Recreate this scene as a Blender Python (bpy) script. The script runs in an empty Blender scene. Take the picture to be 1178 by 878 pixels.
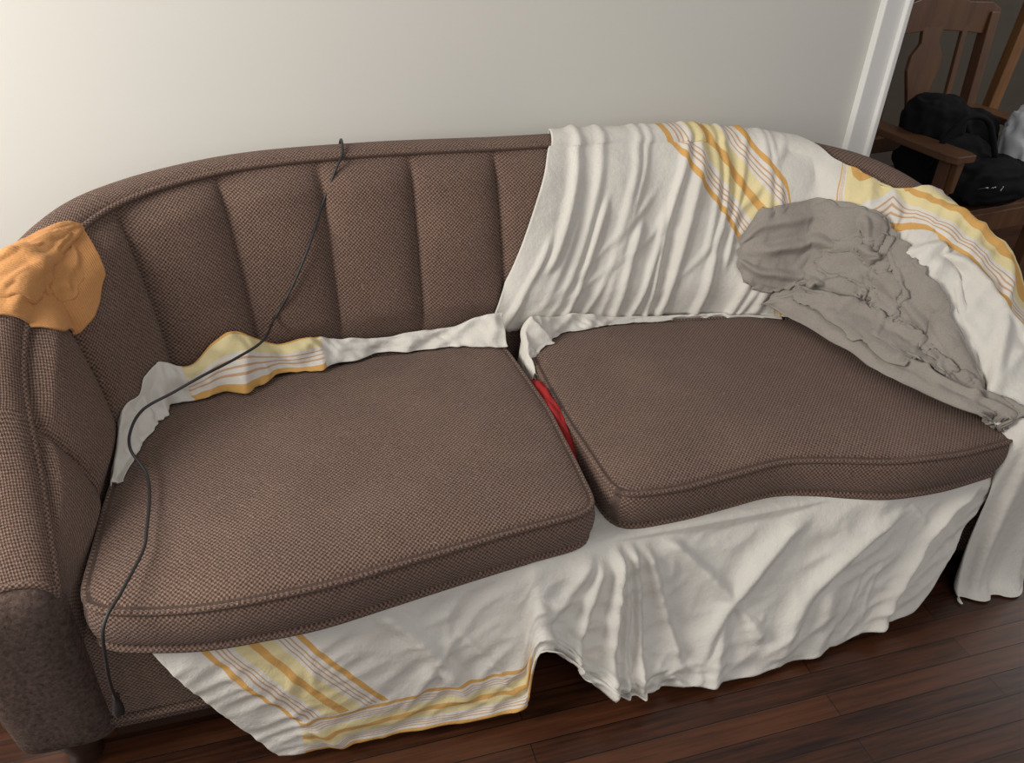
import bpy, math, numpy as np, random, time
from mathutils import Vector, Matrix, noise as mn
from mathutils.bvhtree import BVHTree
random.seed(3)
D=bpy.data; S=bpy.context.scene
def link(o,parent=None):
    S.collection.objects.link(o)
    if parent: o.parent=parent
    return o
def empty(name):
    e=D.objects.new(name,None); e.empty_display_size=.1; return link(e)
# ---------------------------------------------------------------- materials
def newmat(name):
    m=D.materials.new(name); m.use_nodes=True
    nt=m.node_tree; b=nt.nodes['Principled BSDF']; return m,nt,b
def math_(nt,op,a,b=None,clamp=False):
    n=nt.nodes.new('ShaderNodeMath'); n.operation=op; n.use_clamp=clamp
    for i,x in enumerate((a,b)):
        if x is None: continue
        if isinstance(x,(int,float)): n.inputs[i].default_value=x
        else: nt.links.new(x,n.inputs[i])
    return n.outputs[0]
def mixc(nt,fac,c1,c2):
    n=nt.nodes.new('ShaderNodeMix'); n.data_type='RGBA'
    for idx,x in ((0,fac),(6,c1),(7,c2)):
        if isinstance(x,(int,float)): n.inputs[idx].default_value=x
        elif isinstance(x,tuple): n.inputs[idx].default_value=(*x,1)
        else: nt.links.new(x,n.inputs[idx])
    return n.outputs[2]
def noise_(nt,vec,scale,detail=3,rough=.5):
    n=nt.nodes.new('ShaderNodeTexNoise'); n.inputs['Scale'].default_value=scale
    n.inputs['Detail'].default_value=detail; n.inputs['Roughness'].default_value=rough
    if vec is not None: nt.links.new(vec,n.inputs['Vector'])
    return n.outputs[0]
def bump_(nt,b,h,strength=.3,dist=.002):
    n=nt.nodes.new('ShaderNodeBump'); n.inputs['Strength'].default_value=strength; n.inputs['Distance'].default_value=dist
    nt.links.new(h,n.inputs['Height']); nt.links.new(n.outputs[0],b.inputs['Normal'])
def simple(name,col,rough=.6,var=.15,scale=8,bump=0,spec=.5,bscale=60):
    m,nt,b=newmat(name)
    tc=nt.nodes.new('ShaderNodeTexCoord')
    f=noise_(nt,tc.outputs['Object'],scale)
    c=mixc(nt,f,tuple(x*(1-var) for x in col),tuple(min(1,x*(1+var)) for x in col))
    nt.links.new(c,b.inputs['Base Color']); b.inputs['Roughness'].default_value=rough
    b.inputs['Specular IOR Level'].default_value=spec
    if bump: bump_(nt,b,noise_(nt,tc.outputs['Object'],bscale,4),bump,.003)
    return m
def tweed(name,curly=False):
    m,nt,b=newmat(name)
    uv=nt.nodes.new('ShaderNodeUVMap'); sep=nt.nodes.new('ShaderNodeSeparateXYZ'); nt.links.new(uv.outputs[0],sep.inputs[0])
    tc=nt.nodes.new('ShaderNodeTexCoord')
    wob=noise_(nt,tc.outputs['Object'],70,2)
    P=.0094
    su=math_(nt,'SINE',math_(nt,'ADD',math_(nt,'MULTIPLY',sep.outputs[0],2*math.pi/P),math_(nt,'MULTIPLY',wob,3.8)))
    sv=math_(nt,'SINE',math_(nt,'ADD',math_(nt,'MULTIPLY',sep.outputs[1],2*math.pi/P),math_(nt,'MULTIPLY',wob,3.4)))
    pat=math_(nt,'ADD',math_(nt,'MULTIPLY',math_(nt,'MULTIPLY',su,sv),.85),.48,True)
    fine=noise_(nt,tc.outputs['Object'],300,3,.75)
    f=math_(nt,'ADD',math_(nt,'MULTIPLY',pat,.72),math_(nt,'MULTIPLY',math_(nt,'SUBTRACT',fine,.36),1.3),True)
    if curly: f=math_(nt,'MULTIPLY',math_(nt,'SUBTRACT',noise_(nt,tc.outputs['Object'],110,5,.8),.32),2.8,True)
    c=mixc(nt,f,(.040,.021,.016),(.300,.192,.146))
    big=noise_(nt,tc.outputs['Object'],5,4,.6)
    c2=mixc(nt,math_(nt,'MULTIPLY',math_(nt,'SUBTRACT',big,.45,True),2.2,True),c,mixc(nt,f,(.08,.046,.033),(.365,.24,.178)))
    lint=math_(nt,'MULTIPLY',math_(nt,'SUBTRACT',noise_(nt,tc.outputs['Object'],130,2,.5),.70),9,True)
    c3=mixc(nt,math_(nt,'MULTIPLY',lint,.6),c2,(.5,.42,.36))
    nt.links.new(c3,b.inputs['Base Color']); b.inputs['Roughness'].default_value=.95
    b.inputs['Specular IOR Level'].default_value=.12
    b.inputs['Sheen Weight'].default_value=.1
    bump_(nt,b,f,.8 if not curly else 1,.005 if not curly else .010)
    return m
def sheetmat(name):
    m,nt,b=newmat(name)
    uv=nt.nodes.new('ShaderNodeUVMap'); sep=nt.nodes.new('ShaderNodeSeparateXYZ'); nt.links.new(uv.outputs[0],sep.inputs[0])
    tc=nt.nodes.new('ShaderNodeTexCoord')
    W=(.70,.66,.60); G_=(.64,.37,.125); Y=(.74,.63,.35); L=(.57,.37,.23)
    stops=[(0,G_),(.07,W),(.12,L),(.138,W),(.17,L),(.188,W),(.22,L),(.238,W),(.29,Y),(.44,G_),(.54,Y),(.68,W),(.72,L),(.738,W),(.77,L),(.788,W),(.82,L),(.838,W),(.89,G_),(.96,W)]
    base=mixc(nt,noise_(nt,tc.outputs['Object'],6,3),(.62,.585,.53),(.72,.69,.63))
    cc=base
    for k in (0,1):
        fr=math_(nt,'FRACT',sep.outputs[k])
        r=nt.nodes.new('ShaderNodeValToRGB'); r.color_ramp.interpolation='CONSTANT'
        el=r.color_ramp.elements
        while len(el)<len(stops): el.new(.5)
        for e,(p,c) in zip(el,stops): e.position=p; e.color=(*c,1)
        nt.links.new(math_(nt,'MULTIPLY',fr,5,True),r.inputs[0])
        cc=mixc(nt,math_(nt,'LESS_THAN',fr,.1999),cc,r.outputs[0])
    nt.links.new(cc,b.inputs['Base Color']); b.inputs['Roughness'].default_value=1
    b.inputs['Specular IOR Level'].default_value=.03
    h=math_(nt,'ADD',noise_(nt,tc.outputs['Object'],24,5,.6),math_(nt,'MULTIPLY',noise_(nt,tc.outputs['Object'],400,2),.15))
    bump_(nt,b,h,.5,.010)
    return m
def knit(name,c1,c2,bs=300,pitch=None,bd=.006):
    m,nt,b=newmat(name)
    tc=nt.nodes.new('ShaderNodeTexCoord')
    f=math_(nt,'ADD',math_(nt,'MULTIPLY',noise_(nt,tc.outputs['Object'],bs,2),.6),math_(nt,'MULTIPLY',noise_(nt,tc.outputs['Object'],20,4),.4))
    c=mixc(nt,f,c1,c2); h=math_(nt,'ADD',noise_(nt,tc.outputs['Object'],22,4,.6),math_(nt,'MULTIPLY',noise_(nt,tc.outputs['Object'],bs,2),.12))
    if pitch:
        uv=nt.nodes.new('ShaderNodeUVMap'); sep=nt.nodes.new('ShaderNodeSeparateXYZ'); nt.links.new(uv.outputs[0],sep.inputs[0])
        rib=math_(nt,'SINE',math_(nt,'MULTIPLY',sep.outputs[0],2*math.pi/pitch))
        c=mixc(nt,math_(nt,'ADD',math_(nt,'MULTIPLY',rib,.12),.12,True),c,tuple(x*.6 for x in c1))
        h=math_(nt,'ADD',h,math_(nt,'MULTIPLY',rib,.05))
    nt.links.new(c,b.inputs['Base Color'])
    b.inputs['Roughness'].default_value=.95; b.inputs['Specular IOR Level'].default_value=.1; b.inputs['Sheen Weight'].default_value=.1
    bump_(nt,b,h,.6,bd)
    return m
def woodmat(name,dark,light,rough=.35,axis=0,sc=(1,14,14)):
    m,nt,b=newmat(name)
    tc=nt.nodes.new('ShaderNodeTexCoord'); mp=nt.nodes.new('ShaderNodeMapping'); mp.inputs['Scale'].default_value=sc
    nt.links.new(tc.outputs['Object'],mp.inputs[0])
    f=noise_(nt,mp.outputs[0],4,6,.6)
    c=mixc(nt,f,dark,light); nt.links.new(c,b.inputs['Base Color']); b.inputs['Roughness'].default_value=rough
    bump_(nt,b,f,.15,.002)
    return m
def floormat():
    m,nt,b=newmat('floor_boards')
    tc=nt.nodes.new('ShaderNodeTexCoord')
    br=nt.nodes.new('ShaderNodeTexBrick'); nt.links.new(tc.outputs['Object'],br.inputs['Vector'])
    br.inputs['Scale'].default_value=1; br.inputs['Brick Width'].default_value=1.1; br.inputs['Row Height'].default_value=.058
    br.inputs['Mortar Size'].default_value=.0012; br.inputs['Mortar Smooth'].default_value=.3; br.offset=.37
    br.inputs['Color1'].default_value=(0,0,0,1); br.inputs['Color2'].default_value=(1,1,1,1); br.inputs['Mortar'].default_value=(.5,.5,.5,1)
    mp=nt.nodes.new('ShaderNodeMapping'); mp.inputs['Scale'].default_value=(1.5,30,1); nt.links.new(tc.outputs['Object'],mp.inputs[0])
    g=noise_(nt,mp.outputs[0],3,8,.65)
    f=math_(nt,'ADD',math_(nt,'MULTIPLY',g,1.0),math_(nt,'MULTIPLY',br.outputs[0],.25))
    r=nt.nodes.new('ShaderNodeValToRGB'); el=r.color_ramp.elements
    el[0].position=.35; el[0].color=(.014,.005,.003,1); el[1].position=.95; el[1].color=(.11,.037,.015,1)
    nt.links.new(f,r.inputs[0])
    c=mixc(nt,br.outputs['Fac'],r.outputs[0],(.003,.0015,.001))
    nt.links.new(c,b.inputs['Base Color']); b.inputs['Roughness'].default_value=.34
    h=math_(nt,'SUBTRACT',math_(nt,'MULTIPLY',g,.3),br.outputs['Fac'])
    bump_(nt,b,h,.3,.002)
    return m
M=dict(tweed=tweed('brown_tweed'),curl=tweed('brown_boucle',True),sheet=sheetmat('striped_cotton'),
 hood=knit('grey_fleece',(.20,.178,.155),(.38,.342,.303),bd=.007),orange=knit('orange_rib_knit',(.46,.21,.075),(.66,.33,.13),200,.007),
 red=simple('red_cotton',(.30,.010,.010),.9),black=simple('black_nylon',(.010,.010,.011),.9,.4,20,.3,.15,25),
 cable=simple('black_rubber',(.02,.018,.018),.5),wall=simple('wall_paint',(.66,.64,.59),.85,.02,1.5,.03,.3),
 trim=simple('white_gloss_paint',(.78,.77,.74),.35,.02),floor=floormat(),
 oak=woodmat('oak_brown',(.04,.016,.007),(.19,.085,.035),.4,sc=(6,6,1)),
 darkwood=simple('dark_stained_wood',(.03,.014,.008),.4),blue=simple('blue_cloth',(.12,.30,.50),.8),
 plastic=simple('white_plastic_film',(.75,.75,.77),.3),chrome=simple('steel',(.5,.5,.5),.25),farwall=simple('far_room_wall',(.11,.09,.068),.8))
M['chrome'].node_tree.nodes['Principled BSDF'].inputs['Metallic'].default_value=1
# ---------------------------------------------------------------- mesh helpers
def mesh(name,verts,faces,mat,parent=None,uvs=None,smooth=True,solid=0,subs=0):
    me=D.meshes.new(name); me.from_pydata(np.asarray(verts,dtype=float).tolist(),[],faces)
    if uvs is not None:
        l=me.uv_layers.new(name='UVMap')
        idx=np.zeros(len(me.loops),dtype=np.int32); me.loops.foreach_get('vertex_index',idx)
        l.data.foreach_set('uv',np.asarray(uvs,dtype=np.float32)[idx].ravel())
    if smooth: me.shade_smooth()
    me.materials.append(mat); o=D.objects.new(name,me); link(o,parent)
    if solid:
        s=o.modifiers.new('s','SOLIDIFY'); s.thickness=solid; s.offset=0
    if subs:
        s=o.modifiers.new('ss','SUBSURF'); s.levels=subs; s.render_levels=subs
    return o
def gridfaces(ni,nj,closej=False,off=0):
    f=[]
    for i in range(ni-1):
        for j in range(nj if closej else nj-1):
            k=(j+1)%nj
            f.append((off+i*nj+j,off+(i+1)*nj+j,off+(i+1)*nj+k,off+i*nj+k))
    return f
def gnorm(G):
    n=np.cross(np.gradient(G,axis=0),np.gradient(G,axis=1)); l=np.linalg.norm(n,axis=2,keepdims=True); return n/np.maximum(l,1e-9)
def nz(x,y,z=0): return mn.noise(Vector((x,y,z)))
def nfield(A,B,sa,sb,seed=0,ridge=False,octv=1):
    out=np.zeros(A.shape)
    for idx in np.ndindex(A.shape):
        v=0;am=1
        for o in range(octv):
            w=nz(A[idx]*sa*2**o,B[idx]*sb*2**o,seed+7*o)
            if ridge: w=1-2.2*abs(w)
            v+=am*w; am*=.5
        out[idx]=v
    return out
def gridobj(name,G,mat,parent,UV=None,solid=0,subs=0):
    ni,nj=G.shape[:2]
    return mesh(name,G.reshape(-1,3),gridfaces(ni,nj),mat,parent,None if UV is None else UV.reshape(-1,2),solid=solid,subs=subs)
def cr(nodes,t,t0=0):
    nodes=np.asarray(nodes,float); n=len(nodes); x=np.clip(np.asarray(t,float)-t0,0,n-1-1e-6); i=np.floor(x).astype(int); f=(x-i)
    f=f.reshape(f.shape+(1,)*(nodes.ndim-1))
    p0=nodes[np.clip(i-1,0,n-1)];p1=nodes[i];p2=nodes[np.clip(i+1,0,n-1)];p3=nodes[np.clip(i+2,0,n-1)]
    return .5*((2*p1)+(-p0+p2)*f+(2*p0-5*p1+4*p2-p3)*f*f+(-p0+3*p1-3*p2+p3)*f**3)
def resample(pts,n):
    pts=np.asarray(pts,float); d=cr(pts,np.linspace(0,len(pts)-1,n*4)); L=np.r_[0,np.cumsum(np.linalg.norm(np.diff(d,axis=0),axis=1))]
    s=np.linspace(0,L[-1],n); return np.stack([np.interp(s,L,d[:,k]) for k in range(d.shape[1])],1),s
def tube(name,pts,r,mat,parent,n=None,seg=8):
    pts,s=resample(np.asarray(pts,float),n or len(pts)*8)
    T=np.gradient(pts,axis=0); T/=np.linalg.norm(T,axis=1,keepdims=True)+1e-9
    up=np.array([.13,.2,1.]); V=[];U=[]
    rr=np.interp(np.linspace(0,1,len(pts)),np.linspace(0,1,len(np.atleast_1d(r))),np.atleast_1d(r))
    for i,(p,t) in enumerate(zip(pts,T)):
        a=np.cross(t,up); a/=np.linalg.norm(a)+1e-9; b=np.cross(a,t)
        for k in range(seg):
            an=2*math.pi*k/seg; V.append(p+rr[i]*(a*math.cos(an)+b*math.sin(an))); U.append((s[i],k/seg*2*math.pi*rr[i]))
    F=gridfaces(len(pts),seg,True)+[tuple(range(seg)),tuple(range((len(pts)-1)*seg,len(pts)*seg))[::-1]]
    return mesh(name,V,F,mat,parent,U)
def box(name,c,s,mat,parent=None,rot=(0,0,0),bev=.004):
    x,y,z=[k/2 for k in s]
    V=[(a*x,b*y,d*z) for a in(-1,1) for b in(-1,1) for d in(-1,1)]
    F=[(0,1,3,2),(4,6,7,5),(0,4,5,1),(2,3,7,6),(0,2,6,4),(1,5,7,3)]
    o=mesh(name,V,F,mat,parent,smooth=False); o.location=c; o.rotation_euler=rot
    if bev:
        m=o.modifiers.new('b','BEVEL'); m.width=bev; m.segments=2
    return o
def prism(name,poly,c,th,mat,parent,rot=(0,0,0),bev=.004):
    n=len(poly); V=[(x,-th/2,z) for x,z in poly]+[(x,th/2,z) for x,z in poly]
    F=[tuple(range(n)),tuple(range(n,2*n))[::-1]]+[(i,i+n,(i+1)%n+n,(i+1)%n) for i in range(n)]
    o=mesh(name,V,F,mat,parent,smooth=False); o.location=c; o.rotation_euler=rot
    m=o.modifiers.new('b','BEVEL'); m.width=bev; m.segments=2
    return o
def sm(x,a,b):
    y=np.clip((x-a)/(b-a),0,1); return y*y*(3-2*y)
# ---------------------------------------------------------------- cloth helpers
CV=[];CF=[]
def addcol(V,F):
    off=len(CV); CV.extend(np.asarray(V).reshape(-1,3).tolist()); CF.extend([tuple(k+off for k in f) for f in F])
def addobj(o):
    mw=Matrix.Translation(o.location)
    addcol([tuple(mw@v.co) for v in o.data.vertices],[tuple(p.vertices) for p in o.data.polygons])
def addgrid(G): addcol(G,gridfaces(*G.shape[:2]))
def lap(G,n,pin=None):
    for _ in range(n):
        H=G.copy()
        H[1:-1]=(G[:-2]+2*G[1:-1]+G[2:])/4; K=H.copy(); K[:,1:-1]=(H[:,:-2]+2*H[:,1:-1]+H[:,2:])/4
        G=K
    return G
def collide(G,thick=.006):
    bvh=BVHTree.FromPolygons(CV,CF); X=G.copy().reshape(-1,3)
    for q in range(len(X)):
        p=X[q]; r=bvh.find_nearest(p,.05)
        if r[0] is not None:
            n=np.array(r[1]); h=(p-np.array(r[0])).dot(n)
            if h<thick: X[q]=p+n*(thick-h)
    X[:,2]=np.maximum(X[:,2],.004)
    return X.reshape(G.shape)
def pbd(G,gi=.1,gj=.1,pin=None,steps=40,iters=10,bend=.25,thick=.006,fric=.5,g=9.8,dt=.02,seed=0,jit=.002,damp=.93,floor=True,smooth=1):
    bvh=BVHTree.FromPolygons(CV,CF)
    X=G.astype(np.float64).copy(); rs=np.random.RandomState(seed)
    X+=lap(rs.normal(0,jit*3,X.shape),3)
    if pin is not None: X[pin]=G[pin]
    P=X.copy(); W=np.ones(G.shape[:2]) if pin is None else (~pin).astype(float); W=W[...,None]
    cons=[]
    def add(di,dj,sc,k):
        ni,nj=G.shape[:2]
        j0,j1=(0,nj-dj) if dj>=0 else (-dj,nj)
        for c in range(0,2*max(1,(di if di else dj))):
            if di: a=(slice(c,ni-di,2*di),slice(j0,j1)); b=(slice(c+di,ni,2*di),slice(j0+dj,j1+dj))
            else: a=(slice(0,ni),slice(c,nj-dj,2*dj)); b=(slice(0,ni),slice(c+dj,nj,2*dj))
            na=G[a]; nb=G[b]
            if na.size==0 or nb.size==0 or na.shape!=nb.shape: continue
            L=np.linalg.norm(na-nb,axis=2,keepdims=True); w=W[a]+W[b]; w=np.where(w>0,w,1)
            cons.append((a,b,L,sc,k,W[a]/w,W[b]/w))
    gd=math.sqrt(((1+gi)**2+(1+gj)**2)/2)-1
    add(1,0,gi,1.);add(0,1,gj,1.);add(1,1,gd,.5);add(1,-1,gd,.5);add(2,0,gi,bend);add(0,2,gj,bend)
    for st in range(steps):
        ramp=min(1,(st+1)/(steps*.5))
        V=(X-P)*damp; sp=np.linalg.norm(V,axis=2,keepdims=True); V*=np.minimum(1,.02/np.maximum(sp,1e-9))
        P=X.copy(); X=X+W*(V+np.array([0,0,-g*dt*dt]))
        for it in range(iters):
            for a,b,L,sc,k,wa,wb in cons:
                d=X[b]-X[a]; l=np.sqrt((d*d).sum(2,keepdims=True))+1e-9
                c=(l-L*(1+sc*ramp))/l*k
                X[a]+=wa*c*d; X[b]-=wb*c*d
        flat=X.reshape(-1,3); pf=P.reshape(-1,3); wf=W.ravel()
        for q in range(len(flat)):
            if wf[q]==0: continue
            p=flat[q]; r=bvh.find_nearest(p,.035)
            if r[0] is not None:
                n=r[1]; h=(p[0]-r[0][0])*n[0]+(p[1]-r[0][1])*n[1]+(p[2]-r[0][2])*n[2]
                if h<thick:
                    m=thick-h; p=p+np.array((n[0],n[1],n[2]))*m
                    dv=p-pf[q]; nn_=np.array((n[0],n[1],n[2])); vn=dv.dot(nn_); tv=dv-nn_*vn
                    flat[q]=p-tv*fric
            if floor and flat[q][2]<.006: flat[q][2]=.006; flat[q][:2]=pf[q][:2]+(flat[q][:2]-pf[q][:2])*.3
        X=flat.reshape(X.shape)
    return lap(X,smooth)
def folds(Sx,Bx,lst):
    out=np.zeros(Sx.shape)
    for s0,s1,w,a,b0,b1,cv in lst:
        cen=s0+(s1-s0)*Bx+cv*np.sin(math.pi*Bx)
        env=np.clip((Bx-b0)/.12,0,1)*np.clip((b1-Bx)/.18,0,1); env=env*env*(3-2*env)
        d=(Sx-cen)/w
        out=np.maximum(out,a*env*np.exp(-np.abs(d)**1.7))
        out-=a*.35*env*np.exp(-((Sx-cen-2.2*w)/(1.4*w))**2)
    return out
# ---------------------------------------------------------------- sofa body surface
XC=.605
In=[(0,1.87),(.35,1.865),(.62,1.83),(.82,1.75),(.93,1.65),(.972,1.53),(.985,1.43),(.99,1.30),(1.02,1.145)]
Pn=[(0,2.04,.922),(.35,2.04,.922),(.66,2.005,.915),(.89,1.90,.895),(1.01,1.76,.86),(1.065,1.62,.795),(1.08,1.49,.71),(1.055,1.32,.575),(1.03,1.15,.475)]
Rn=[(0,2.10,.93),(.35,2.10,.93),(.68,2.065,.925),(.95,1.95,.905),(1.08,1.80,.87),(1.16,1.63,.80),(1.20,1.48,.71),(1.20,1.30,.56),(1.18,1.15,.455)]
def mir(nodes): return np.array([[-n[0]]+list(n[1:]) for n in nodes[:0:-1]]+[list(n) for n in nodes],float)
IN=mir(In);PN=mir(Pn);RN=mir(Rn)
tt=np.linspace(-8,8,1601); mid=(cr(PN[:,:2],tt,-8)+cr(IN,tt,-8))/2
AL=np.r_[0,np.cumsum(np.linalg.norm(np.diff(mid,axis=0),axis=1))]; AL-=AL[800]
SP=.224
def body(t,v,bulge=1.0):
    t=np.asarray(t,float); v=np.asarray(v,float); t,v=np.broadcast_arrays(t,v)
    I=cr(IN,t,-8);P=cr(PN,t,-8);R=cr(RN,t,-8)
    I3=np.concatenate([I,np.full(I.shape[:-1]+(1,),.46)],-1)
    I0=I3.copy(); I0[...,2]=.09
    O=R.copy(); O[...,2]=.09
    hn=I-R[...,:2]; hn/=np.linalg.norm(hn,axis=-1,keepdims=True); hn=np.concatenate([hn,np.zeros(hn.shape[:-1]+(1,))],-1)
    O=O+hn*.03
    w=(v-1)
    al=np.interp(t,tt,AL)+.015; fr=np.mod(al/SP,1); s_=np.abs(np.sin(math.pi*fr)); groove=(s_+1e-3)**.38
    at=np.abs(t)
    e=lambda x:x[...,None]
    A=I0+(I3-I0)*e(np.clip(v,0,1))
    env=np.clip(w*5,0,1)*np.clip((1-w)*7,0,1)**.6
    fade=np.clip((7.6-at)/1.2,0,1)
    dirn=hn*.93+np.array([0,0,.35])
    B=I3+(P-I3)*e(np.clip(w,0,1))+dirn*e(bulge*fade*(.046*groove*env+.018*np.sin(math.pi*np.clip(w,0,1))-.012))
    w2=np.clip(v-2,0,1); hh=np.interp(at,[0,3,5,7,8],[.016,.02,.04,.05,.05])
    Cc=P+(R-P)*e(.5-.5*np.cos(math.pi*w2)); Cc[...,2]+=hh*np.sin(math.pi*w2)**.8
    w3=np.clip(v-3,0,1)
    ob=np.interp(at,[0,3,5,8],[.012,.015,.03,.03])
    Dd=R+(O-R)*e(w3)-hn*e(ob*np.sin(math.pi*np.clip(w3*2.2,0,1)))
    out=np.where(e(v<1),A,np.where(e(v<2),B,np.where(e(v<3),Cc,Dd))).copy()
    out[...,0]+=XC
    return out
sofa=empty('sofa')
def bodygrid(nt_,vs,**k):
    T_,V_=np.meshgrid(np.linspace(-8,8,nt_),vs,indexing='ij'); return body(T_,V_,**k)
vs=np.r_[np.linspace(0,1,5)[:-1],1+np.linspace(0,1,41)[:-1],2+np.linspace(0,1,17)[:-1],3+np.linspace(0,1,26)]
G=bodygrid(721,vs)
UV=np.zeros(G.shape[:2]+(2,)); G0=bodygrid(721,vs,bulge=0)
cum=np.zeros(G0.shape[:2]); cum[1:]=np.cumsum(np.linalg.norm(np.diff(G0[...,:2],axis=0),axis=2),axis=0); cum-=cum[360:361]
UV[...,0]=cum
UV[:,1:,1]=np.cumsum(np.linalg.norm(np.diff(G,axis=1),axis=2),axis=1)
gridobj('upholstered_back_and_arms',G,M['tweed'],sofa,UV)
addgrid(bodygrid(401,np.r_[np.linspace(.5,1,3)[:-1],1+np.linspace(0,1,19)[:-1],2+np.linspace(0,1,10)[:-1],3+np.linspace(0,1,9)]))
# padded front of each arm: rounded column whose top follows the arm roll
for sgn,nm in((-1,'arm_front_panel_a'),(1,'arm_front_panel_b')):
    tp=body(np.full(80,8.*sgn),np.linspace(1.98,3.35,80)); ux=np.abs(tp[:,0]-XC); o_=np.argsort(ux)
    a,b=np.meshgrid(np.linspace(0,1,40),np.linspace(0,1,70),indexing='ij')
    wout=1.212-.030*(1-b)**1.2
    u=1.018+(wout-1.018)*a
    zt=np.interp(u,ux[o_],tp[o_,2])
    z=.085+(zt-.085)*b
    ed=np.clip(1-np.abs(2*a-1)**4,0,1)**.5; eb=np.clip(1-b**14,0,1)**.5; eb2=np.clip(1-(1-b)**20,0,1)**.5
    y=1.152-.045*ed*eb*eb2
    G=np.stack([XC+sgn*u,y,z],-1)
    if sgn<0: G=G[::-1]
    gridobj(nm,G,M['curl' if sgn<0 else 'tweed'],sofa,np.stack([a,z],-1)*np.array([.2,1]))
    pr=body(np.full(60,7.98*sgn),np.linspace(1.97,3.95,60)); pr[:,1]-=.004
    tube(nm+'_piping',pr,.007,M['tweed'],sofa,n=120)
pp=body(np.linspace(-8,8,240),np.full(240,2.0)); pp[:,2]+=.004
tube('top_rail_piping',pp,.008,M['tweed'],sofa,n=500)
xs=np.linspace(-.43,1.64,40); prof=[(1.9,.365),(1.3,.368),(1.175,.362),(1.155,.345),(1.15,.2),(1.155,.12),(1.15,.09),(1.17,.085),(1.9,.085)]
Gb=np.array([[(x,y,z) for y,z in prof] for x in xs])
gridobj('seat_base',Gb,M['tweed'],sofa,np.array([[(x,y+z) for y,z in prof] for x in xs]))
addcol([(-.43,1.15,.36),(1.66,1.15,.36),(1.66,1.9,.36),(-.43,1.9,.36),(-.43,1.15,.05),(1.66,1.15,.05)],[(0,1,2,3),(4,5,1,0)])
addcol([(1.62,1.11,.5),(1.83,1.11,.5),(1.83,1.11,.05),(1.62,1.11,.05)],[(3,2,1,0)])
tube('base_welt',[(-.43,1.15,.115),(.2,1.145,.113),(1.0,1.145,.113),(1.64,1.15,.115)],.009,M['tweed'],sofa)
box('base_plinth',(.605,1.52,.062),(2.05,.70,.05),M['darkwood'],sofa)
def foot(name,x,y):
    prof=[(.028,0),(.034,.01),(.03,.03),(.036,.05),(.045,.075),(.045,.092)]
    V=[(x+r*math.cos(a),y+r*math.sin(a),z) for r,z in prof for a in np.linspace(0,2*math.pi,17)[:-1]]
    mesh(name,V,gridfaces(len(prof),16,True)+[tuple(range(16))[::-1]],M['darkwood'],sofa)
for i,(x,y) in enumerate([(-.485,1.17),(1.69,1.17),(-.25,1.85),(1.45,1.85)]): foot('foot_%d'%(i+1),x,y)
def cushion(name,poly,ztop,zbot,seed,crown=.018,par=sofa):
    P=np.array(poly,float); D_=[]
    for i in range(len(P)):
        a,b=P[i],P[(i+1)%len(P)]; n=max(2,int(np.linalg.norm(b-a)/.022))
        for k in range(n): D_.append(a+(b-a)*k/n)
    D_=np.array(D_)
    for _ in range(5): D_=(np.roll(D_,1,0)+2*D_+np.roll(D_,-1,0))/4
    Q=np.vstack([D_,D_[:1]]); Ls=np.r_[0,np.cumsum(np.linalg.norm(np.diff(Q,axis=0),axis=1))]; n=220
    s=np.linspace(0,Ls[-1],n+1)[:-1]; O=np.stack([np.interp(s,Ls,Q[:,k]) for k in(0,1)],1)
    c=O.mean(0); tn=np.roll(O,-1,0)-np.roll(O,1,0); nn=np.stack([tn[:,1],-tn[:,0]],1); nn/=np.linalg.norm(nn,axis=1,keepdims=True)
    rings=[];uvs=[]
    def sag(x,y): return .012*nz(x*2.2,y*2.2,seed)+.004*nz(x*7,y*7,seed+3)
    K=34
    for k in range(K+1):
        r=(k/K)**.8
        xy=c+(O-c)*r
        if k==K: xy=O-nn*.006
        z=ztop+crown*(1-r**3.0)-.006*r**12+np.array([sag(a,b) for a,b in xy])
        rings.append(np.column_stack([xy,z])); uvs.append(xy.copy())
    zt=ztop-.006+np.array([sag(a,b) for a,b in O]); zb=zbot+0*zt
    side=[(.001,.0),(.007,.003),(.010,-.003),(.007,-.010),(.002,-.013)]
    for off,dz in side:
        rings.append(np.column_stack([O+nn*off,zt+dz])); uvs.append(np.column_stack([s,np.full(n,-dz)]))
    for f in np.linspace(.12,.88,8):
        rings.append(np.column_stack([O+nn*(.004+.010*math.sin(math.pi*f)),zt*(1-f)+zb*f])); uvs.append(np.column_stack([s,f*(zt-zb)]))
    for off,dz in side[::-1]:
        rings.append(np.column_stack([O+nn*off,zb-dz-.008])); uvs.append(np.column_stack([s,.12+dz+0*s]))
    for r in(.97,.8,.4,.02):
        xy=c+(O-c)*r; rings.append(np.column_stack([xy,np.full(n,zbot-.004*(1-r))])); uvs.append(xy)
    R_=np.array(rings); U_=np.array(uvs)
    o=mesh(name,R_.reshape(-1,3),gridfaces(len(R_),n,True),M['tweed'],par,U_.reshape(-1,2)); addobj(o); return o
cushion('seat_cushion_a',[(-.388,1.115),(-.2,1.068),(0,1.065),(.25,1.105),(.42,1.13),(.578,1.145),(.585,1.5),(.56,1.80),(.52,1.835),(.2,1.83),(-.1,1.77),(-.30,1.70),(-.345,1.64),(-.37,1.4)],.475,.372,1)
cushion('seat_cushion_b',[(.635,1.165),(.8,1.165),(1.04,1.19),(1.17,1.155),(1.30,1.11),(1.45,1.105),(1.66,1.13),(1.61,1.4),(1.55,1.62),(1.45,1.74),(1.3,1.80),(1.0,1.835),(.68,1.835),(.63,1.80),(.622,1.5)],.478,.375,9)
fl=box('floor',(1.5,2.0,-.02),(9,8,.04),M['floor'],bev=0)
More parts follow.
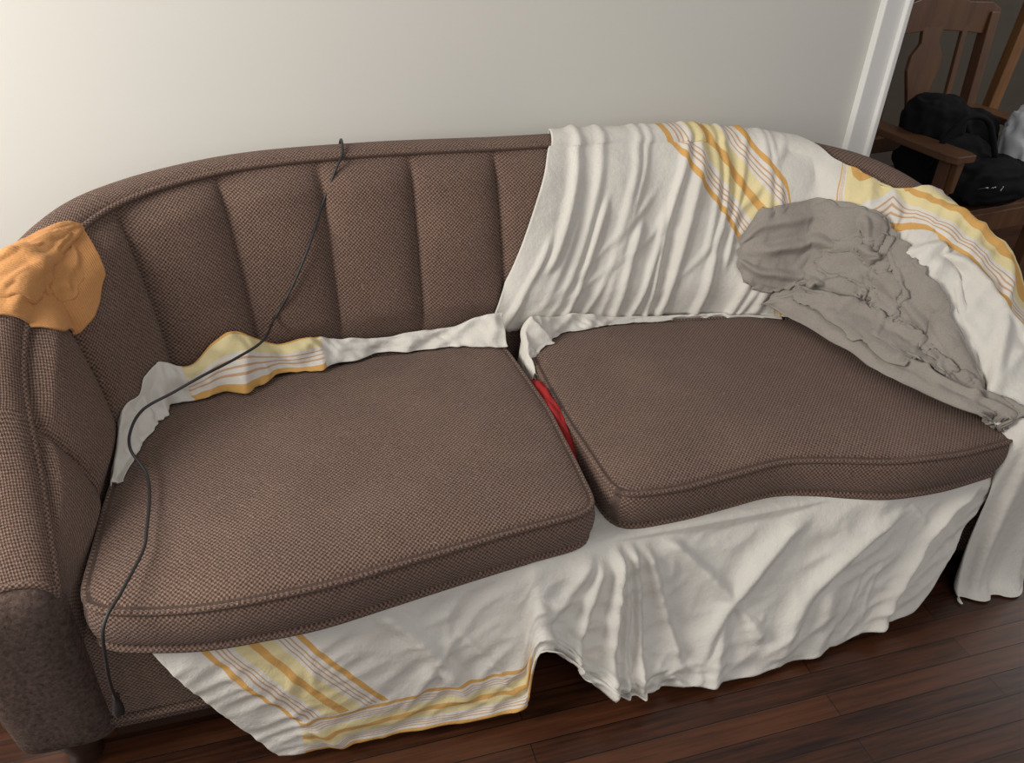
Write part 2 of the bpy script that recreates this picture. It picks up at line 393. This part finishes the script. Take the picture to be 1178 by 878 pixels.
# ---------------------------------------------------------------- sheet
sheet=empty('striped_bed_sheet')
ni,nj=460,120
A,B=np.meshgrid(np.linspace(0,1,ni),np.linspace(0,1,nj),indexing='ij')
tA=np.interp(B,[0,.19,.4,.8,1],[-.20,.10,.40,.46,.5])
vtopn=[(0.3,3.5),(2.0,3.5),(2.35,3.2),(2.7,2.55),(3.2,2.05),(3.8,1.98),(4.2,2.1),(4.7,2.6),(5.1,3.2),(5.6,3.5),(8,3.62)]
Tt=tA+(8.0-tA)*A
vtop=np.interp(Tt,[a for a,b in vtopn],[b for a,b in vtopn])
vtop=vtop+.05*np.sin(Tt*7)
Vt=1.04+(vtop-1.04)*B
G=body(Tt,Vt,1.0)
for _ in range(160): G[1:-1]=(G[:-2]+2*G[1:-1]+G[2:])/4
G=lap(G,4)
nn=gnorm(G); X=G[...,0];Z=G[...,2]
backw=1-sm(Tt,2.8,3.8); down=np.clip((2.3-Vt),0,1.1)
rs=np.random.RandomState(12); fl_=[]
zz=np.clip((Z-.48)/.45,0,1)
for k in range(19):
    q=(k+rs.uniform(-.3,.3))/18
    xb=.585+.75*q; xt=.80+.62*q
    lo=rs.choice([0,1,2],p=[.45,.35,.2])
    b0,b1={0:(-.2,1.3),1:(-.2,rs.uniform(.5,.9)),2:(rs.uniform(.2,.5),1.3)}[lo]
    fl_.append((xb,xt,rs.uniform(.007,.017),rs.uniform(.010,.026),b0,b1,rs.uniform(-.03,.03)))
fl_+= [(.60,1.15,.012,.014,-.2,.8,.03),(.62,1.32,.014,.014,-.2,.7,.04),(.95,1.42,.012,.012,.0,1.2,.03)]
f1=folds(X,zz,fl_)
f3=nfield(Tt,Vt,1.6,1.6,21,True,2); f4=nfield(Tt+.8*Vt,Vt-.3*Tt,2.5,1.0,25,True,1)
afl=[(1.3,2.9,.06,.024,.1,1.3,.1),(2.0,3.3,.08,.022,.2,1.2,.1),(1.6,2.3,.05,.016,.0,.8,.0),(2.6,3.1,.05,.016,.3,1.2,.1),(3.3,1.9,.07,.020,.4,1.2,.1),(1.5,1.7,.05,.016,.4,1.2,.1)]
f5=folds(Vt,(Tt-4)/4,afl)
disp=.012+backw*(f1*(.35+.65*np.clip(down*1.6,0,1))+.010*nfield(X,Z,5,3,33))+(1-backw)*(.008*f3+.008*np.clip(f4,0,1)+f5)
disp=np.maximum(disp,.005)
c1=(X-1.06-(.95-Z)*.80)*.80; c2=1+(Vt-1.84-.30*np.clip(Tt-4.6,-1,4))*.2/.88; c2=np.clip(c2,.25,1.9); wt=sm(Tt,2.6,3.5)
C=c1*(1-wt)+c2*wt+.006*nfield(X,Z,6,6,35)
Gd=lap(collide(G+nn*disp[...,None],.011),1)
gridobj('back_and_arm_drape',Gd,M['sheet'],sheet,np.stack([C,C*0+.6],-1),solid=.003)
# arm front curtain
A,B=np.meshgrid(np.linspace(0,1,70),np.linspace(0,1,40),indexing='ij')
pth=cr([(1.60,1.16),(1.63,1.070),(1.72,1.055),(1.81,1.07),(1.855,1.16),(1.86,1.32),(1.85,1.45)],A*6)
ztop=np.interp(A,[0,.2,.5,.68,.85,1],[.51,.53,.53,.52,.57,.66]); zb_=np.interp(A,[0,.5,1],[.17,.12,.18])
cc=np.array([1.72,1.3])
inn=np.clip(1-B*5,0,1)[...,None]**2
G=np.concatenate([pth+(cc-pth)*inn*np.array([.15,.25])+np.array([0,-.02])*B[...,None]+.016*np.sin(A*29+2*B)[...,None]*B[...,None]*np.array([.3,-1]),(ztop+(zb_-ztop)*B)[...,None]],-1)
Gc=pbd(G,.05,.03,pin=B<.06,steps=24,iters=8,bend=.2,seed=2,smooth=3)
gridobj('arm_front_drop',Gc,M['sheet'],sheet,np.full(G.shape[:2]+(2,),.6),solid=.003,subs=1)
# front skirt
ni,nj=420,110
A,B=np.meshgrid(np.linspace(0,1,ni),np.linspace(0,1,nj),indexing='ij')
xl=-.33+.22*B; xr=1.655-.24*B**2.2
Xs=xl+(xr-xl)*A
hz=np.interp(Xs,[-.4,-.08,.05,.30,.38,.41,.425,.435,.46,.52,.6,.7,1.0,1.2,1.3,1.46,1.7],[.05,.02,.02,.03,.035,.05,.10,.21,.17,.09,.03,.012,.012,.02,.03,.05,.2])
hz=hz+.014*nfield(Xs,0*Xs,9,1,61)
hy=np.interp(Xs,[-.4,0,.4,.43,.5,.6,.95,1.2,1.45,1.7],[1.06,1.035,1.02,1.03,1.04,1.015,.985,1.0,1.04,1.12])
bb=np.clip((B-.1)/.9,0,1)
ytop=np.interp(Xs,[-.4,.0,.4,.6,.65,.8,1.04,1.3,1.6,1.7],[1.12,1.09,1.13,1.15,1.16,1.17,1.18,1.12,1.13,1.16])-.002
Ys=np.where(B<.1,1.30+(ytop-1.30)*B/.1,ytop+(hy-ytop)*bb**.75)
Zs=np.where(B<.1,.371,.366+(hz-.366)*bb)
G=np.stack([Xs,Ys,Zs],-1); nn=-gnorm(G)
if nn[150,50,1]>0: nn=-nn
nn=lap(nn,6)
rs=np.random.RandomState(5); fl_=[]
fl_+=[(.63,.585,.012,.038,.0,1.3,.0),(.66,.66,.010,.028,.0,1.3,.01),(.60,.50,.012,.026,.05,1.3,-.01),(.69,.78,.012,.020,.05,.9,.0),(.645,.62,.007,.018,.1,1.2,.01),(.58,.40,.016,.016,.0,.9,-.02)]
fl_+=[(.72,1.00,.024,.024,.0,.85,.04),(1.15,.80,.028,.024,.05,.9,-.08),(1.44,1.02,.035,.024,.1,1.0,-.12),(1.60,1.30,.026,.026,.05,1.2,-.05),(.92,.84,.022,.020,.45,1.3,.0),(1.18,1.12,.035,.020,.5,1.3,.0)]
fl_+=[(-.25,.02,.018,.012,.2,1.1,.02),(.10,.30,.022,.018,.0,.9,.03),(.35,.10,.016,.010,.3,.9,.0),(.42,.44,.014,.018,.4,1.3,.01)]
for k in range(16):
    x=rs.uniform(-.2,1.5); fl_.append((x,x+rs.uniform(-.3,.3),rs.uniform(.005,.012),rs.uniform(.003,.008),rs.uniform(0,.6),rs.uniform(.5,1.2),rs.uniform(-.05,.05)))
f1=folds(Xs,bb,fl_)
mid_=np.exp(-((Xs-.60)/.17)**2)
hemr=sm(bb,.6,1)*((.4+1.6*mid_)*.014*nfield(Xs,bb,13,7,71,True)+mid_*.016*nfield(Xs,bb,24,16,77,True))
disp=sm(B,.1,.22)*(f1+.026*nfield(Xs,bb,2.6,1.3,43)+.006*nfield(Xs+.4*bb,bb,12,6,44,True)+hemr)
G2=G+nn*disp[...,None]; G2[...,1]=np.where(B>.1,np.minimum(G2[...,1],1.143),G2[...,1]); G2[...,2]=np.maximum(G2[...,2]+hemr*.8*sm(bb,.7,1),.006)
C=np.clip((Xs-(-.235+.25*bb))*1.05,-.3,.9)
hemc=np.where((Xs<.432)&(Xs>-.06),np.clip((1-bb)*.62,0,.9),.6)
gridobj('front_skirt',lap(G2,1),M['sheet'],sheet,np.stack([C,hemc],-1),solid=.003)
def strip(name,pts,wid,hgt,seed,cf,n=300,m=48):
    P,s=resample(pts,n); T=np.gradient(P,axis=0); T/=np.linalg.norm(T,axis=1,keepdims=True)
    side=np.cross(T,(0,0,1)); side/=np.linalg.norm(side,axis=1,keepdims=True)
    q_=np.linspace(0,1,n)
    w=np.interp(q_,np.linspace(0,1,len(wid)),wid); h=np.interp(q_,np.linspace(0,1,len(hgt)),hgt)
    w=w*np.array([1+.7*nz(x*11,3,seed) for x in s]); h=h*np.array([1+.6*nz(x*9,7,seed) for x in s])
    G=np.zeros((n,m,3));U=np.zeros((n,m,2))
    for j in range(m):
        q=j/(m-1)
        up=-.06+(h+.06)*np.minimum(1,q*2.0)**.8-(h+.012)*max(0,(q-.5)*2)**1.3; off=w*max(0,q-.40)/.6
        G[:,j]=P+side*off[:,None]+np.array([0,0,1])*up[:,None]
        for i in range(n):
            r_=.022*(1-2.2*abs(nz(s[i]*13+q*1.5,q*1.6,seed)))+.013*(1-2.2*abs(nz(s[i]*30-q*3,q*4,seed+5)))
            r_*=min(1,h[i]/.045)
            G[i,j]+=side[i]*r_*q+np.array([0,0,r_*.8*min(1,q*2)*(1-q*.6)]); U[i,j]=(cf(s[i]/s[-1],q),.6)
    Gx=lap(collide(G,.005),3)
    addgrid(Gx[::3,::3])
    return gridobj(name,Gx,M['sheet'],sheet,U,solid=.003,subs=1)
strip('tucked_edge_a',[(-.372,1.44,.46),(-.368,1.56,.475),(-.345,1.665,.49),(-.27,1.735,.495),(-.12,1.79,.495),(.05,1.838,.49),(.25,1.852,.485),(.42,1.855,.485),(.57,1.845,.49)],[.02,.04,.06,.06,.06,.04,.025,.03,.06],[.02,.045,.075,.085,.065,.035,.018,.03,.06],4,lambda q,k:.01+.18*k if .31<q<.60 else .6)
strip('tucked_edge_b',[(.60,1.66,.44),(.603,1.78,.475),(.66,1.84,.485),(.85,1.852,.478),(1.05,1.845,.475),(1.25,1.820,.475),(1.40,1.77,.475)],[.03,.06,.035,.015,.012,.012,.012],[.02,.04,.035,.010,.004,.006,.006],14,lambda q,k:.6)
# ---------------------------------------------------------------- hoodie: layers lofted over the arm / cushion corner
hood=empty('grey_hoodie')
addgrid(Gd[::2,::2])
T0H,T1H=2.0,8.2; nti,nwj=125,61
A,B=np.meshgrid(np.linspace(0,1,nti),np.linspace(0,1,nwj),indexing='ij')
Tt=T0H+(T1H-T0H)*A
cx=np.interp(Tt,[2.0,2.5,3.2,4,5,6,7,8],[1.20,1.29,1.36,1.40,1.43,1.47,1.52,1.59]); cy=np.interp(Tt,[2.0,2.5,3.2,4,5,6,7,8],[1.83,1.80,1.72,1.57,1.43,1.31,1.20,1.12])
Pa=np.stack([cx,cy,np.full(cx.shape,.500)],-1); Pb=body(Tt,np.full(Tt.shape,1.18),.8); Pb[...,2]+=.02; Pb[...,:2]=Pb[...,:2]*.8+np.stack([cx,cy],-1)*.2
k=.36
wv=np.clip((B-k)/(1-k),0,1)
Pc=body(Tt,1.18+(2.25-1.18)*wv,.9)
e=B[...,None]
G=np.where(e<k,Pa+(Pb-Pa)*(e/k),Pc)
HB=lap(G,16); HN=lap(gnorm(HB),4); HN/=np.linalg.norm(HN,axis=2,keepdims=True)
def hs(t,w,off):
    a=np.clip((t-T0H)/(T1H-T0H),0,1)*(nti-1); b=np.clip(w,0,1)*(nwj-1)
    def samp(F):
        i=np.clip(np.floor(a).astype(int),0,nti-2); j=np.clip(np.floor(b).astype(int),0,nwj-2); fa=(a-i)[...,None]; fb=(b-j)[...,None]
        return (F[i,j]*(1-fa)+F[i+1,j]*fa)*(1-fb)+(F[i,j+1]*(1-fa)+F[i+1,j+1]*fa)*fb
    return samp(HB)+samp(HN)*off[...,None]
def uvg(G,u,v):
    A,B=np.meshgrid(np.linspace(0,u,G.shape[0]),np.linspace(0,v,G.shape[1]),indexing='ij'); return np.stack([A,B],-1)
def hlayer(name,outline,off,lst,seed,extra=.004,n=190,m=110,smo=3,thick=.010,hmin=.010):
    o_=np.array(outline,float); ts_=o_[:,0]
    A,B=np.meshgrid(np.linspace(0,1,n),np.linspace(0,1,m),indexing='ij')
    t=ts_[0]+(ts_[-1]-ts_[0])*A
    q=np.interp(t,ts_,np.arange(len(ts_)))
    lo=cr(o_[:,1],q); hi=cr(o_[:,2],q)
    lo=lo+.03*nfield(A,A*0,7,1,seed+1); hi=hi+.04*nfield(A,A*0,7,1,seed+2)
    w=lo+(hi-lo)*B
    t=t+.12*nfield(B,B*0,3,1,seed+6)*(np.abs(2*A-1)**3)
    edge=np.minimum(np.minimum(A*(ts_[-1]-ts_[0])*.17,(1-A)*(ts_[-1]-ts_[0])*.17),np.minimum(B,1-B)*(hi-lo)*.45)
    d=1-np.exp(-edge/.012*1.0)
    h=off*(.25+.75*d)+d*(folds(B,A,[l[1:] for l in lst if l[0]=='a'])+folds(A,B,[l[1:] for l in lst if l[0]=='b'])+extra*nfield(A,B,6,4,seed)+extra*.5*nfield(A+.5*B,B-.3*A,12,9,seed+4,True))
    G=hs(t,w,np.maximum(h,hmin))
    for _ in range(2): G=collide(G,thick)
    G=lap(G,smo); G=collide(G,thick*.6)
    addgrid(G[::3,::3])
    return gridobj(name,G,M['hood'],hood,uvg(G,1,.4),solid=.005)
hlayer('hoodie_body',[(2.7,.12,.50),(3.2,.04,.70),(4.0,.02,.74),(5.0,.0,.73),(6.0,.0,.72),(7.0,.0,.76),(8.2,.02,.84)],.036,
 [('a',.25,.50,.030,.024,.0,1.2,.10),('a',.62,.28,.040,.026,.1,1.2,.06),('a',.85,.60,.045,.024,.2,1.2,.05),('a',.10,.22,.03,.018,.35,1.2,.04),('a',.9,.40,.04,.022,.45,1.2,.0),('a',.45,.75,.03,.018,.5,1.2,.04),('b',.60,.68,.012,.012,.1,.9,.02),('b',.82,.76,.012,.014,.1,.8,.01)],201,extra=.006,thick=.014,hmin=.022)
hlayer('sleeve',[(3.0,.28,.46),(3.5,.16,.52),(4.3,.10,.52),(5.2,.12,.50),(6.2,.16,.52),(6.9,.24,.44)],.040,
 [('a',.30,.62,.09,.024,-.1,1.3,.08),('a',.80,.35,.08,.022,.1,1.3,.05),('b',.22,.34,.030,.014,.0,1,.0),('b',.50,.42,.026,.014,.1,.9,.02),('b',.72,.66,.026,.014,.1,1,.02)],211,m=80,extra=.005)
hlayer('hood',[(2.15,.44,.54),(2.4,.34,.64),(2.9,.28,.70),(3.6,.26,.73),(4.2,.30,.73),(4.8,.42,.64)],.040,
 [('a',.28,.14,.05,.022,-.1,1.2,.16),('a',.50,.62,.05,.028,.05,1.2,.14),('a',.80,.88,.05,.016,-.1,.9,.05),('b',.30,.50,.04,.022,-.1,.7,.10),('b',.78,.62,.040,.024,.2,1.2,.06),('a',.42,.36,.03,.018,.4,1.2,.05)],221,extra=.006,m=120)
hlayer('hood_opening_fold',[(3.3,.46,.54),(3.7,.40,.64),(4.3,.40,.69),(4.9,.40,.68),(5.4,.44,.58)],.045,
 [('a',.35,.60,.10,.022,-.1,1.2,.10),('b',.40,.62,.06,.018,0,1,.05)],231,n=120,m=70,extra=.005)
# ---------------------------------------------------------------- orange cloth on arm
def layer(name,t0,t1,va,vb,off,seed,mat,par,lst,n=150,m=100,solid=.006,extra=.003):
    A,B=np.meshgrid(np.linspace(0,1,n),np.linspace(0,1,m),indexing='ij')
    a_=2*A-1;b_=2*B-1; ax=a_*np.sqrt(1-b_**2*.30); bx=b_*np.sqrt(1-a_**2*.30); A2=(ax+1)/2;B2=(bx+1)/2
    Tt=t0+(t1-t0)*A2; vlo=np.interp(A2,np.linspace(0,1,len(va)),va); vhi=np.interp(A2,np.linspace(0,1,len(vb)),vb)
    vlo=vlo+.05*nfield(A,A*0,5,1,seed+9)
    G=lap(body(Tt,vlo+(vhi-vlo)*B2,.8),14)
    dome=1-np.exp(-np.minimum(np.minimum(A,1-A),np.minimum(B,1-B))/.05)
    h=off*(.3+.7*dome)+dome*(folds(B,A,[l[1:] for l in lst if l[0]=='a'])+folds(A,B,[l[1:] for l in lst if l[0]=='b'])+extra*nfield(A,B,5,5,seed)+extra*.6*nfield(A+.5*B,B,9,7,seed+4,True))
    G=lap(collide(G+lap(gnorm(G),4)*h[...,None],.006),4)
    addgrid(G[::3,::3])
    gridobj(name,G,mat,par,uvg(G,.35,.3),solid=solid)
oc=empty('orange_knit_top')
layer('folded_knit',-5.4,-3.68,[1.88,1.74,1.66,1.76],[3.5,3.20,2.55,2.30],.008,55,M['orange'],oc,[('a',.2,.5,.05,.008,-.1,1.2,.05),('b',.4,.55,.04,.008,-.1,1.1,.05)])
layer('folded_knit_top',-5.15,-3.88,[2.02,1.88,1.80,1.90],[3.3,2.95,2.44,2.25],.008,58,M['orange'],oc,[('a',.35,.20,.07,.010,-.1,1.2,.10),('a',.65,.78,.07,.011,-.1,.8,.08),('b',.35,.5,.05,.008,.1,1.1,.05)])
# ---------------------------------------------------------------- red cloth
def clothroll(name,pts,rw,rh,mat,parent,seed,n=120,seg=36,amp=.35,fs=40):
    P,s=resample(pts,n); T=np.gradient(P,axis=0); T/=np.linalg.norm(T,axis=1,keepdims=True)
    q=np.linspace(0,1,n); rw=np.interp(q,np.linspace(0,1,len(rw)),rw); rh=np.interp(q,np.linspace(0,1,len(rh)),rh)
    V=np.zeros((n,seg,3))
    for i in range(n):
        a=np.cross(T[i],(0,0,1)); a/=np.linalg.norm(a)+1e-9; b=np.cross(a,T[i]); e=min(1,math.sqrt(min(i,n-1-i)/6+.02))
        for k in range(seg):
            an=2*math.pi*k/seg
            w=1-2.2*abs(nz(math.cos(an)*1.3+s[i]*6,math.sin(an)*1.3,seed+s[i]*fs*.25))+.5*(1-2.2*abs(nz(math.cos(an)*3+s[i]*10,math.sin(an)*3,seed+9+s[i]*fs*.6)))
            rr=e*(1+amp*w*.7); V[i,k]=P[i]+a*rw[i]*rr*math.cos(an)+b*rh[i]*rr*math.sin(an)
    return mesh(name,V.reshape(-1,3),gridfaces(n,seg,True)+[tuple(range(seg)),tuple(range((n-1)*seg,n*seg))[::-1]],mat,parent)
clothroll('red_fold',[(.600,1.68,.41),(.603,1.60,.435),(.606,1.50,.44),(.607,1.41,.425),(.607,1.34,.40)],[.015,.02,.02,.016,.012],[.02,.03,.03,.025,.02],M['red'],empty('red_cloth'),61)
# ---------------------------------------------------------------- cable
cab=empty('power_cable')
cp=[(.19,2.17,.60),(.195,2.145,.85)]
for t,v in [(-1.15,2.9),(-1.15,2.5),(-1.17,2.1),(-1.22,1.95),(-1.35,1.78),(-1.55,1.6),(-1.78,1.4),(-1.98,1.27)]:
    p=body(t,v); q=body(np.array([[t-.01,t-.01],[t+.01,t+.01]]),np.array([[v-.01,v+.01]]*2)); n_=gnorm(q)[0,0]; cp.append(tuple(p+n_*.009))
cp+=[(-.043,1.735,.600),(-.106,1.668,.600),(-.171,1.615,.600),(-.236,1.588,.582),(-.297,1.563,.565),(-.322,1.52,.547),(-.322,1.47,.533),(-.295,1.42,.508),(-.285,1.354,.502),(-.284,1.25,.502),(-.288,1.198,.50),(-.315,1.115,.497),(-.343,1.060,.478),(-.353,1.042,.40),(-.362,1.055,.33),(-.369,1.08,.26)]
tube('cord',cp,.0032,M['cable'],cab,n=340)
tube('plug',[(-.368,1.08,.275),(-.370,1.08,.255),(-.373,1.08,.225)],[.006,.006,.010,.011],M['cable'],cab,n=24,seg=12)
for dx in(-.005,.005): tube('prong_%d'%(dx>0),[(-.373+dx,1.08,.226),(-.374+dx,1.08,.21)],.002,M['chrome'],cab,n=4)
# ---------------------------------------------------------------- room
WY=2.25
box('wall_back',(-1.05,WY+.06,1.3),(5.9,.12,2.6),M['wall'],bev=0)
tr=empty('door_1')
box('casing',(1.885,WY-.01,1.05),(.075,.03,2.1),M['trim'],tr)
box('casing_edge',(1.925,WY-.018,1.05),(.018,.045,2.1),M['trim'],tr)
box('jamb',(1.915,WY+.06,1.05),(.02,.14,2.1),M['trim'],tr)
box('baseboard_back',(-1.05,WY-.008,.08),(5.8,.016,.16),M['trim'])
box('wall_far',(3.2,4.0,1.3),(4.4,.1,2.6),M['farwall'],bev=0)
wp=empty('wall_outlet')
box('plate',(-.93,WY-.004,.86),(.075,.008,.12),M['trim'],wp)
# ---------------------------------------------------------------- chair (local coordinates, facing -y)
ch=empty('wooden_armchair'); ch.location=(2.905,2.82,0); ch.rotation_euler=(0,0,math.radians(8)); W=M['oak']
for sx,n in((-1,'l'),(1,'r')):
    x=sx*.35
    box('rear_post_'+n,(x,.27,.53),(.055,.05,1.06),W,ch,(math.radians(-4),0,0))
    box('front_post_'+n,(x,-.25,.32),(.055,.055,.63),W,ch)
    ap=[(-.05,-.3),(.05,-.3),(.065,-.26),(.06,.0),(.04,.28),(-.04,.28),(-.06,0),(-.065,-.26)]
    prism('armrest_'+n,[(a,-b) for a,b in ap],(x,-.02,.65),.03,W,ch,(math.radians(90),0,0))
    box('side_rail_'+n,(x,0,.35),(.03,.5,.08),W,ch)
    prism('corbel_'+n,[(-.012,-.07),(.012,-.07),(.02,.05),(-.02,.05)],(x,-.29,.58),.03,W,ch)
box('seat_frame',(0,0,.375),(.70,.56,.06),W,ch)
box('front_apron',(0,-.27,.34),(.66,.03,.09),W,ch)
sc_=[( -.38,-.07),(-.2,-.05),(0,-.035),(.2,-.05),(.38,-.07),(.39,.04),(.32,.07),(.18,.075),(.08,.10),(0,.11),(-.08,.10),(-.18,.075),(-.32,.07),(-.39,.04)]
prism('crest_rail',sc_,(0,.31,1.03),.035,W,ch)
box('lower_back_rail',(0,.26,.52),(.66,.03,.07),W,ch)
sp=[(-.05,-.26),(.05,-.26),(.045,-.1),(.10,.06),(.095,.12),(.055,.17),(.065,.25),(-.065,.25),(-.055,.17),(-.095,.12),(-.10,.06),(-.045,-.1)]
prism('splat',sp,(0,.285,.77),.018,W,ch,(math.radians(-4),0,0))
for i,dx in enumerate((-.20,.20)): box('slat_%d'%(i+1),(dx,.285,.77),(.035,.018,.50),W,ch,(math.radians(-4),0,0))
def blob(name,c,r,mat,parent,seed,amp=.25,fs=3):
    V=[];n1,n2=64,44
    for i in range(n2+1):
        ph=math.pi*i/n2-math.pi/2
        for j in range(n1):
            th=2*math.pi*j/n1; d=Vector((math.cos(ph)*math.cos(th),math.cos(ph)*math.sin(th),math.sin(ph)))
            q=Vector([math.copysign(abs(k)**.75,k) for k in d])
            w=1+amp*(1-2.2*abs(mn.noise(d*fs+Vector((seed,0,0)))))*.6+.06*mn.noise(d*fs*3+Vector((seed,5,0)))
            V.append((c[0]+q.x*r[0]*w,c[1]+q.y*r[1]*w,c[2]+q.z*r[2]*w))
    return mesh(name,V,gridfaces(n2+1,n1,True),mat,parent)
bg=empty('black_duffel_bag')
blob('bag_body',(2.80,2.76,.53),(.18,.16,.12),M['black'],bg,3,.15,1.5)
blob('bag_top',(2.72,2.80,.70),(.12,.10,.10),M['black'],bg,8,.15,1.6)
tube('strap',[(2.62,2.66,.55),(2.62,2.62,.66),(2.70,2.62,.76),(2.82,2.62,.74),(2.90,2.60,.60)],.012,M['black'],bg)
blob('bag_side_pocket',(2.90,2.62,.50),(.18,.12,.09),M['black'],bg,12,.2,1.6)
blob('bag_flap',(2.97,2.86,.60),(.12,.10,.11),M['black'],bg,16,.2,1.6)
for i in range(3):
    a=i*1.3; tube('buckle_%d'%i,[(2.78+.04*i,2.50+.02*math.cos(a),.50),(2.795+.04*i,2.49,.515),(2.81+.04*i,2.50,.50)],.003,M['chrome'],bg)
blob('plastic_bag',(3.13,2.66,.60),(.10,.10,.17),M['plastic'],empty('white_plastic_bag'),25,.3,2.5)
rr=empty('red_jacket'); blob('red_fold',(3.50,3.28,1.19),(.16,.06,.05),M['red'],rr,33)
ws=empty('wooden_stand')
box('upright',(3.50,3.28,.55),(.06,.05,1.1),woodmat('golden_oak',(.10,.04,.012),(.36,.17,.06),.4,sc=(6,6,1)),ws,(0,math.radians(4),0))
box('stand_base',(3.50,3.28,.02),(.3,.25,.04),M['oak'],ws)
blob('blue_fold',(-.80,1.45,.22),(.10,.14,.21),M['blue'],empty('blue_cloth_bag'),41)
# ---------------------------------------------------------------- camera, light
th,ps,ro,f=.5829,.3196,.0522,943.6
F=Vector((math.sin(ps)*math.cos(th),math.cos(ps)*math.cos(th),-math.sin(th))); R0=Vector((math.cos(ps),-math.sin(ps),0)); U0=R0.cross(F)
R=math.cos(ro)*R0+math.sin(ro)*U0; U=-math.sin(ro)*R0+math.cos(ro)*U0
cd=D.cameras.new('camera'); cam=link(D.objects.new('camera',cd)); cd.sensor_fit='HORIZONTAL'; cd.sensor_width=36; cd.lens=f/1178*36; cd.clip_start=.02
cam.matrix_world=Matrix(((R.x,U.x,-F.x,0),(R.y,U.y,-F.y,0),(R.z,U.z,-F.z,1.6),(0,0,0,1)))
S.camera=cam
def area(name,loc,tgt,size,en,col):
    l=D.lights.new(name,'AREA'); l.shape='RECTANGLE'; l.size,l.size_y=size; l.energy=en; l.color=col
    o=link(D.objects.new(name,l)); o.location=loc; o.rotation_euler=(Vector(tgt)-Vector(loc)).to_track_quat('-Z','Y').to_euler(); return o
area('window_light_left',(-2.1,1.1,1.9),(.5,2.1,.8),(1.2,1.6),93,(1,.96,.895))
area('window_light_front',(.9,-1.6,2.3),(.8,1.6,.4),(2.4,1.8),26,(1,.975,.945))
area('added_chair_fill_light',(4.3,2.0,1.9),(2.9,3.0,.7),(.8,1.0),11,(1,.96,.90))  # added fill light to brighten the chair, not a window of the next room
w=D.worlds.new('w'); S.world=w; w.use_nodes=True; w.node_tree.nodes['Background'].inputs[0].default_value=(.97,.97,1,1); w.node_tree.nodes['Background'].inputs[1].default_value=.29
S.view_settings.view_transform='Standard'
